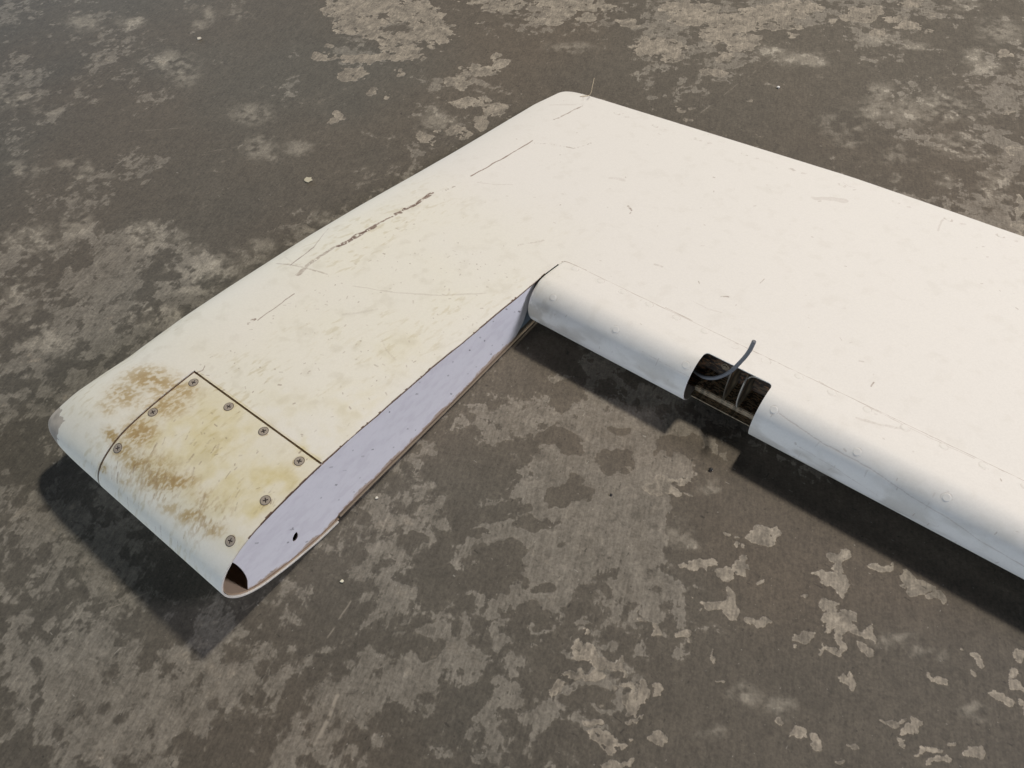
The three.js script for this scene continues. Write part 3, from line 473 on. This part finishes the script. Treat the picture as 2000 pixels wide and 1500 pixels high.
const look = (g, x, z) => { const u = clamp((x - FX0) / cell, 0, GW - 2), v = clamp((z - FZ0) / cell, 0, GH - 2), i = u | 0, j = v | 0, a = u - i, b = v - j, q = j * GW + i; return (g[q] * (1 - a) + g[q + 1] * a) * (1 - b) + (g[q + GW] * (1 - a) + g[q + GW + 1] * a) * b; };
const scratches = [[-0.309, -0.05, -0.334, -0.123, 0.0035, 0.7], [-0.543, -1.261, -0.516, -1.518, 0.0018, 0.3], [-0.404, 0.0, -0.448, -0.044, 0.0014, 0.4], [-0.52, -0.02, -0.47, -0.2, 0.0012, 0.25], [-0.62, -0.03, -0.6, -0.07, 0.0012, 0.4], [-1.42, -0.62, -1.30, -0.72, 0.0012, 0.4], [-1.24, -0.66, -1.19, -0.72, 0.0014, 0.45], [-0.39, -0.16, -0.4, -0.22, 0.0015, 0.5]];
function concrete(x, z, out, mapped) {
  const wx = (fbm(x * 9, z * 9, 2) - 0.5) * 0.022 + (fbm(x * 42 + 5, z * 42, 2) - 0.5) * 0.02 + (noise(x * 130, z * 130 + 40) - 0.5) * 0.007 + (noise(x * 290, z * 290 + 40) - 0.5) * 0.0028, wz = (fbm(x * 9 + 60, z * 9 + 20, 2) - 0.5) * 0.022 + (fbm(x * 42, z * 42 + 77, 2) - 0.5) * 0.02 + (noise(x * 130 + 40, z * 130) - 0.5) * 0.007 + (noise(x * 290 + 40, z * 290) - 0.5) * 0.0028;
  const px = x + wx, pz = z + wz;
  const big = fbm(px * 5.3 + 3, pz * 5.3 + 11, 4), mid = fbm(px * 17 + 31, pz * 17, 4), fine = fbm(x * 85, z * 85 + 4, 4), grit = noise(x * 900, z * 900), grit2 = noise(x * 380 + 9, z * 380);
  const bs = mapped ? look(bias, x, z) : -0.12, fl = mapped ? look(flake, px, pz) : 0, ho = mapped ? look(hole, px, pz) : 0, so = mapped ? look(soft, px, pz) : 0;
  // layer 1: matt worn ground where the coating is thin
  const cr = mapped ? 0.15 + 0.2 * sstep(-0.9, -0.5, x * 0.7886 - z * 0.6123) + 0.65 * sstep(-0.3, 0.05, x * 0.7886 - z * 0.6123) : 0.4, au = x * 0.923 - z * 0.385, av = x * 0.385 + z * 0.923, along = 0.6 * noise(au * 820, av * 110) + 0.4 * noise(au * 430 + 9, av * 60), tiny = 0.6 * noise(px * 260 + 3, pz * 260) + 0.4 * noise(px * 520, pz * 520 + 6);
  const lump = fbm(px * 48 + 13, pz * 48, 3), w = 0.5 * big + 0.44 * mid + 0.42 * lump + 0.4 * fine + 0.10 * tiny + 0.06 * along - 0.945 - (mapped ? 0.075 * (1 - cr) : 0) + bs * 0.8;
  let worn = sstep(-0.03, 0.11, w) * (1 - cr) + cr * (0.3 * sstep(-0.06, 0.1, w) + 0.7 * sstep(0.03, 0.05, w));
  worn *= 1 - sstep(0.37, 0.45, ho + 1.1 * (fine - 0.5));
  // layer 2: crisp bare flakes, layer 3: scuffed spots
  const fv = fl * (1 + 2.4 * (fine - 0.5) + 0.35 * (tiny - 0.5)) + fl * 0.9 * (mid - 0.5) - 0.35 * ho, bare = sstep(0.385, 0.435, fv), rim = bare * (1 - sstep(0.43, 0.56, fv));
  const stray = sstep(0.735, 0.75, 0.6 * mid + 0.45 * fine + 0.12 * bs) * (0.4 + 0.6 * sstep(0.45, 0.6, big));
  const spot = so * sstep(0.36, 0.66, 0.6 * fine + 0.5 * mid) * 0.9;
  const t = 0.55 * sstep(0.3, 0.75, fbm(x * 3.1 + 90, z * 3.1, 3)) + 0.45 * (mapped ? sstep(-0.5, 0.3, x * 0.79 - z * 0.61 + 0.5 * (big - 0.5)) : 0.5);                // broad random tint, plus a browner-to-greyer ramp with mixed lighting painted in
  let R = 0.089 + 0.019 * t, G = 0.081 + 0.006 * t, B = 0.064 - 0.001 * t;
  let k = 0.84 + 0.3 * (fbm(x * 1.9 + 40, z * 1.9 + 7, 2) - 0.5) + 0.28 * fine + 0.16 * (mid - 0.5); R *= k; G *= k; B *= k;
  const wl = worn * (0.15 + 0.95 * fbm(x * 55 + 20, z * 55, 3) + 0.5 * tiny + 0.35 * (along - 0.5) + 0.5 * cr * sstep(0.03, 0.05, w) * (1 - sstep(0.05, 0.10, w)) * sstep(0.4, 0.7, lump)); R += 0.085 * wl; G += 0.079 * wl; B += 0.067 * wl;
  R += 0.13 * spot; G += 0.12 * spot; B += 0.098 * spot;
  const fb = Math.max(bare, stray * 0.55), fk = 0.22 + 0.84 * fbm(x * 75, z * 75 + 60, 4) + 0.3 * tiny + 0.22 * (along - 0.5) + 0.22 * rim; R += (0.30 * fk - R) * fb * 0.94; G += (0.262 * fk - G) * fb * 0.94; B += (0.205 * fk - B) * fb * 0.94;
  k = 1 + 0.36 * (grit - 0.5) + 0.3 * (grit2 - 0.5) + 0.34 * (along - 0.5) + 0.22 * (tiny - 0.5); R *= k; G *= k; B *= k;
  const dot = noise(x * 210 + 33, z * 210 + 8); if (dot > 0.955) { const a = sstep(0.955, 0.975, dot) * 0.5; R *= 1 - a; G *= 1 - a; B *= 1 - a; }
  const pin = noise(x * 260 + 70, z * 260 + 50); if (pin > 0.972) { const a = sstep(0.972, 0.985, pin) * 0.5; R += 0.3 * a; G += 0.29 * a; B += 0.26 * a; }
  if (mapped) for (const [ax, az, bx, bz, ww, am] of scratches) { const dx = bx - ax, dz = bz - az, tt = clamp(((x - ax) * dx + (z - az) * dz) / (dx * dx + dz * dz)), d = Math.hypot(x - ax - dx * tt + wx * 0.15, z - az - dz * tt); if (d < ww) { const a = am * sstep(ww, 0.2 * ww, d) * sstep(0.38, 0.6, fine); R += (0.34 - R) * a; G += (0.3 - G) * a; B += (0.24 - B) * a; } }
  out[0] = R; out[1] = G; out[2] = B;
  out[3] = 0.5 - 0.28 * bare - 0.10 * worn - 0.1 * spot + 0.14 * (fine - 0.5) + 0.1 * (grit - 0.5) + 0.07 * (grit2 - 0.5); out[4] = clamp(0.56 + 0.2 * worn + 0.3 * fb + 0.14 * (fine - 0.5));
}
const GAM = new Uint8Array(4097); for (let i = 0; i <= 4096; i++) { const v = i / 4096; GAM[i] = Math.round(255 * (v <= 0.0031308 ? 12.92 * v : 1.055 * v ** (1 / 2.4) - 0.055)); }
const enc = (v) => GAM[(clamp(v) * 4096) | 0];
function slab(x0, x1, z0, z1, W, H, mapped, repeat) {
  const c = new Uint8Array(W * H * 4), b = new Uint8Array(W * H * 4), o = [0, 0, 0, 0, 0];
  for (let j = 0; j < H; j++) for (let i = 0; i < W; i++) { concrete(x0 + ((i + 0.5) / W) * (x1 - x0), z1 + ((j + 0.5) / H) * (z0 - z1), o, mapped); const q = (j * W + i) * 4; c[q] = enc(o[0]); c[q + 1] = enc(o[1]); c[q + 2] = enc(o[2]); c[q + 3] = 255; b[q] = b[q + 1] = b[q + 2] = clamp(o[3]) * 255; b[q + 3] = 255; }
  return [texture(c, W, H, true, repeat), texture(b, W, H, false, repeat)];
}
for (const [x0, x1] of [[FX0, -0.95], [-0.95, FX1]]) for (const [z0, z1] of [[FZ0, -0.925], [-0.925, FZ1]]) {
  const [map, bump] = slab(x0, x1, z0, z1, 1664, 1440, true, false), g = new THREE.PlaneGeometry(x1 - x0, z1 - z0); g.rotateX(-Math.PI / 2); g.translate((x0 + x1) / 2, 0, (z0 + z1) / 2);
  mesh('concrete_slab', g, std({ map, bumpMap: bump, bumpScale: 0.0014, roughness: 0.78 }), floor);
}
{ // the rest of the floor round it
  const [map, bump] = slab(4, 5.6, 4, 5.6, 1024, 1024, false, true), s = new THREE.Shape(); s.moveTo(-9, -9); s.lineTo(9, -9); s.lineTo(9, 9); s.lineTo(-9, 9); s.closePath();
  const h = new THREE.Path(); h.moveTo(FX0, -FZ0); h.lineTo(FX1, -FZ0); h.lineTo(FX1, -FZ1); h.lineTo(FX0, -FZ1); h.closePath(); s.holes.push(h);
  const g = new THREE.ShapeGeometry(s); g.rotateX(-Math.PI / 2); const uv = g.attributes.uv; for (let i = 0; i < uv.count; i++) uv.setXY(i, uv.getX(i) / 1.6, uv.getY(i) / 1.6);
  mesh('concrete_slab', g, std({ map, bumpMap: bump, bumpScale: 0.0014, roughness: 0.78 }), floor);
}

// ---------------------------------------------------------------- small loose things on the floor
function chip(name, label, category, x, z, r, h, colour, seed, turn, stretch = 1, group) {
  const q = mulberry(seed), s = new THREE.Shape(), n = 11; for (let i = 0; i < n; i++) { const a = (i / n) * 6.283, k = r * (0.6 + 0.55 * q()); if (i) s.lineTo(Math.cos(a) * k * stretch, Math.sin(a) * k); else s.moveTo(Math.cos(a) * k * stretch, Math.sin(a) * k); } s.closePath();
  const g = new THREE.ExtrudeGeometry(s, { depth: h, bevelEnabled: true, bevelSize: h * 0.4, bevelThickness: h * 0.3, bevelSegments: 1 }); g.rotateX(-Math.PI / 2); g.rotateZ(0.05); g.translate(0, h * 0.3 + 0.0006, 0);
  const m = mesh(name, g, std({ color: lin(...colour), roughness: 0.8 }), scene); m.position.set(x, 0, z); m.rotation.y = turn; m.userData.label = label; m.userData.category = category; if (group) m.userData.group = group; return m;
}
chip('paint_chip', 'yellowish white paint chip on bare dark floor left of the white tip edge', 'paint chip', -1.013, -0.712, 0.0085, 0.0008, [0.5, 0.46, 0.34], 3, 0.4);
chip('paint_chip', 'small white paint chip on the far dark floor, highest of the loose chips', 'paint chip', -1.586, -0.92, 0.006, 0.0009, [0.6, 0.55, 0.45], 8, 1.4, 0.8);
chip('crumb', 'white crumb just below the lower edge of the lavender rib near the horn nose', 'crumb', -0.423, -0.217, 0.0013, 0.0011, [0.7, 0.66, 0.5], 12, 0.6, 1.7);
chip('crumb', 'white crumb close under the middle of the lavender rib', 'crumb', -0.488, -0.334, 0.0019, 0.0012, [0.72, 0.68, 0.55], 14, 0.2, 1.3);
chip('crumb', 'tiny white crumb a finger away from the rib, right of the bigger one', 'crumb', -0.467, -0.321, 0.0014, 0.0012, [0.7, 0.66, 0.55], 15, 1.2);
chip('crumb', 'tiny white speck on dark floor beyond the long thin rear edge', 'crumb', -0.463, -1.408, 0.0021, 0.0018, [0.8, 0.78, 0.72], 16, 0.2);
for (const [x, z, r, label] of [[-0.155, -0.597, 0.0025, 'round black bead on the floor below the hinge cut-out'], [-0.235, -0.495, 0.0016, 'tiny black bead on the pale worn patch of floor']]) {
  const g = new THREE.SphereGeometry(r, 14, 10); g.scale(1, 0.75, 1); g.translate(0, r * 0.75, 0); const m = mesh('bead', g, std({ color: lin(0.012, 0.011, 0.01), roughness: 0.6 }), scene); m.position.set(x, 0, z); m.userData = { label, category: 'bead' };
}
{ // straw caught at the far corner
  const top = surface.localToWorld ? V(-0.741, -0.019, -1.196) : V(0, 0, 0); surface.updateMatrixWorld(true); surface.localToWorld(top);
  const c = new THREE.CatmullRomCurve3([V(top.x - 0.012, top.y + 0.001, top.z + 0.012), top.clone().add(V(0, 0.0015, -0.001)), V(top.x + 0.004, top.y + 0.02, top.z - 0.004), V(top.x + 0.006, top.y + 0.036, top.z - 0.006)]);
  const m = mesh('straw', new THREE.TubeGeometry(c, 24, 0.0007, 6), std({ color: lin(0.6, 0.5, 0.34), roughness: 0.8 }), scene); m.userData = { label: 'thin straw sticking up at the far rounded corner of the white panel', category: 'straw' };
}

// ---------------------------------------------------------------- the lamps of the hall (outside the picture), and one added fill on the left
function areaPane(name, label, category, spec, aim, bars) {
  const g = thing(name, label, category); g.position.set(...spec.at); g.lookAt(...aim);
  mesh('pane', new THREE.BoxGeometry(spec.w, spec.h, 0.02), std({ color: lin(0.3, 0.3, 0.3), emissive: lin(...spec.colour), emissiveIntensity: spec.power * 0.04, roughness: 0.5 }), g);
  const fm = std({ color: lin(0.2, 0.2, 0.2), roughness: 0.5, metalness: 0.4 });
  const W = spec.w, H = spec.h, parts = [box(W + 0.12, 0.06, 0.05, 0, H / 2 + 0.03, 0), box(W + 0.12, 0.06, 0.05, 0, -H / 2 - 0.03, 0), box(0.06, H, 0.05, W / 2 + 0.03, 0, 0), box(0.06, H, 0.05, -W / 2 - 0.03, 0, 0)];
  for (let i = 1; i < bars; i++) parts.push(box(0.03, H, 0.012, -W / 2 + (W * i) / bars, 0, 0.017));
  mesh('frame', mergeGeometries(parts), fm, g);
  const l = new THREE.RectAreaLight(lin(...spec.colour), spec.power, spec.w, spec.h); l.name = 'pane_light'; scene.add(l);
  const v = V(...aim).sub(g.position).normalize(); l.position.copy(g.position).addScaledVector(v, 0.03); l.lookAt(...aim);
}
areaPane('side_window', 'cool lavender side window high in the hall beyond the right of the picture', 'window', SIDE, [-0.4, 0, -0.5], 3);
areaPane('left_fill_panel', 'added unseen bluish fill panel beyond the left of the picture, brightening the tip edge', 'window', LEFT_FILL, [-0.7, 0.1, -0.5], 5);
areaPane('door_window', 'wide bluish door window behind the camera', 'window', DOOR, [-0.4, 0.3, -0.5], 6);
{
  const g = thing('hanging_lamp', 'round warm lamp hanging high behind the white panel', 'lamp'); g.position.set(...LAMP.at);
  const shade = new THREE.LatheGeometry([[0.05, 0.26], [0.09, 0.2], [0.13, 0.14], [0.2, 0.0], [0.205, -0.01], [0.195, 0.0], [0.12, 0.14], [0.05, 0.25]].map(([x, y]) => new THREE.Vector2(x, y)), 32);
  mesh('shade', shade, std({ color: lin(0.25, 0.25, 0.25), metalness: 0.6, roughness: 0.4, side: THREE.DoubleSide }), g);
  const bulb = mesh('bulb', new THREE.SphereGeometry(0.1, 20, 14), std({ color: lin(0.8, 0.8, 0.8), emissive: lin(...LAMP.colour), emissiveIntensity: 3 }), g); bulb.position.y = 0.06;
  mesh('rod', new THREE.CylinderGeometry(0.012, 0.012, 0.9, 10), std({ color: lin(0.1, 0.1, 0.1), roughness: 0.5 }), g).position.y = 0.7;
  const l = new THREE.SpotLight(lin(...LAMP.colour), LAMP.cd, 0, 0.75, 0.4, 2); l.name = 'lamp_light'; l.position.set(LAMP.at[0], LAMP.at[1] - 0.06, LAMP.at[2]); l.target.position.set(-0.4, 0, -0.6); l.castShadow = true; l.shadow.radius = LAMP.radius / 0.02; l.shadow.mapSize.set(2048, 2048); l.shadow.bias = -0.0004; scene.add(l, l.target);
}
renderer.render(scene, camera);
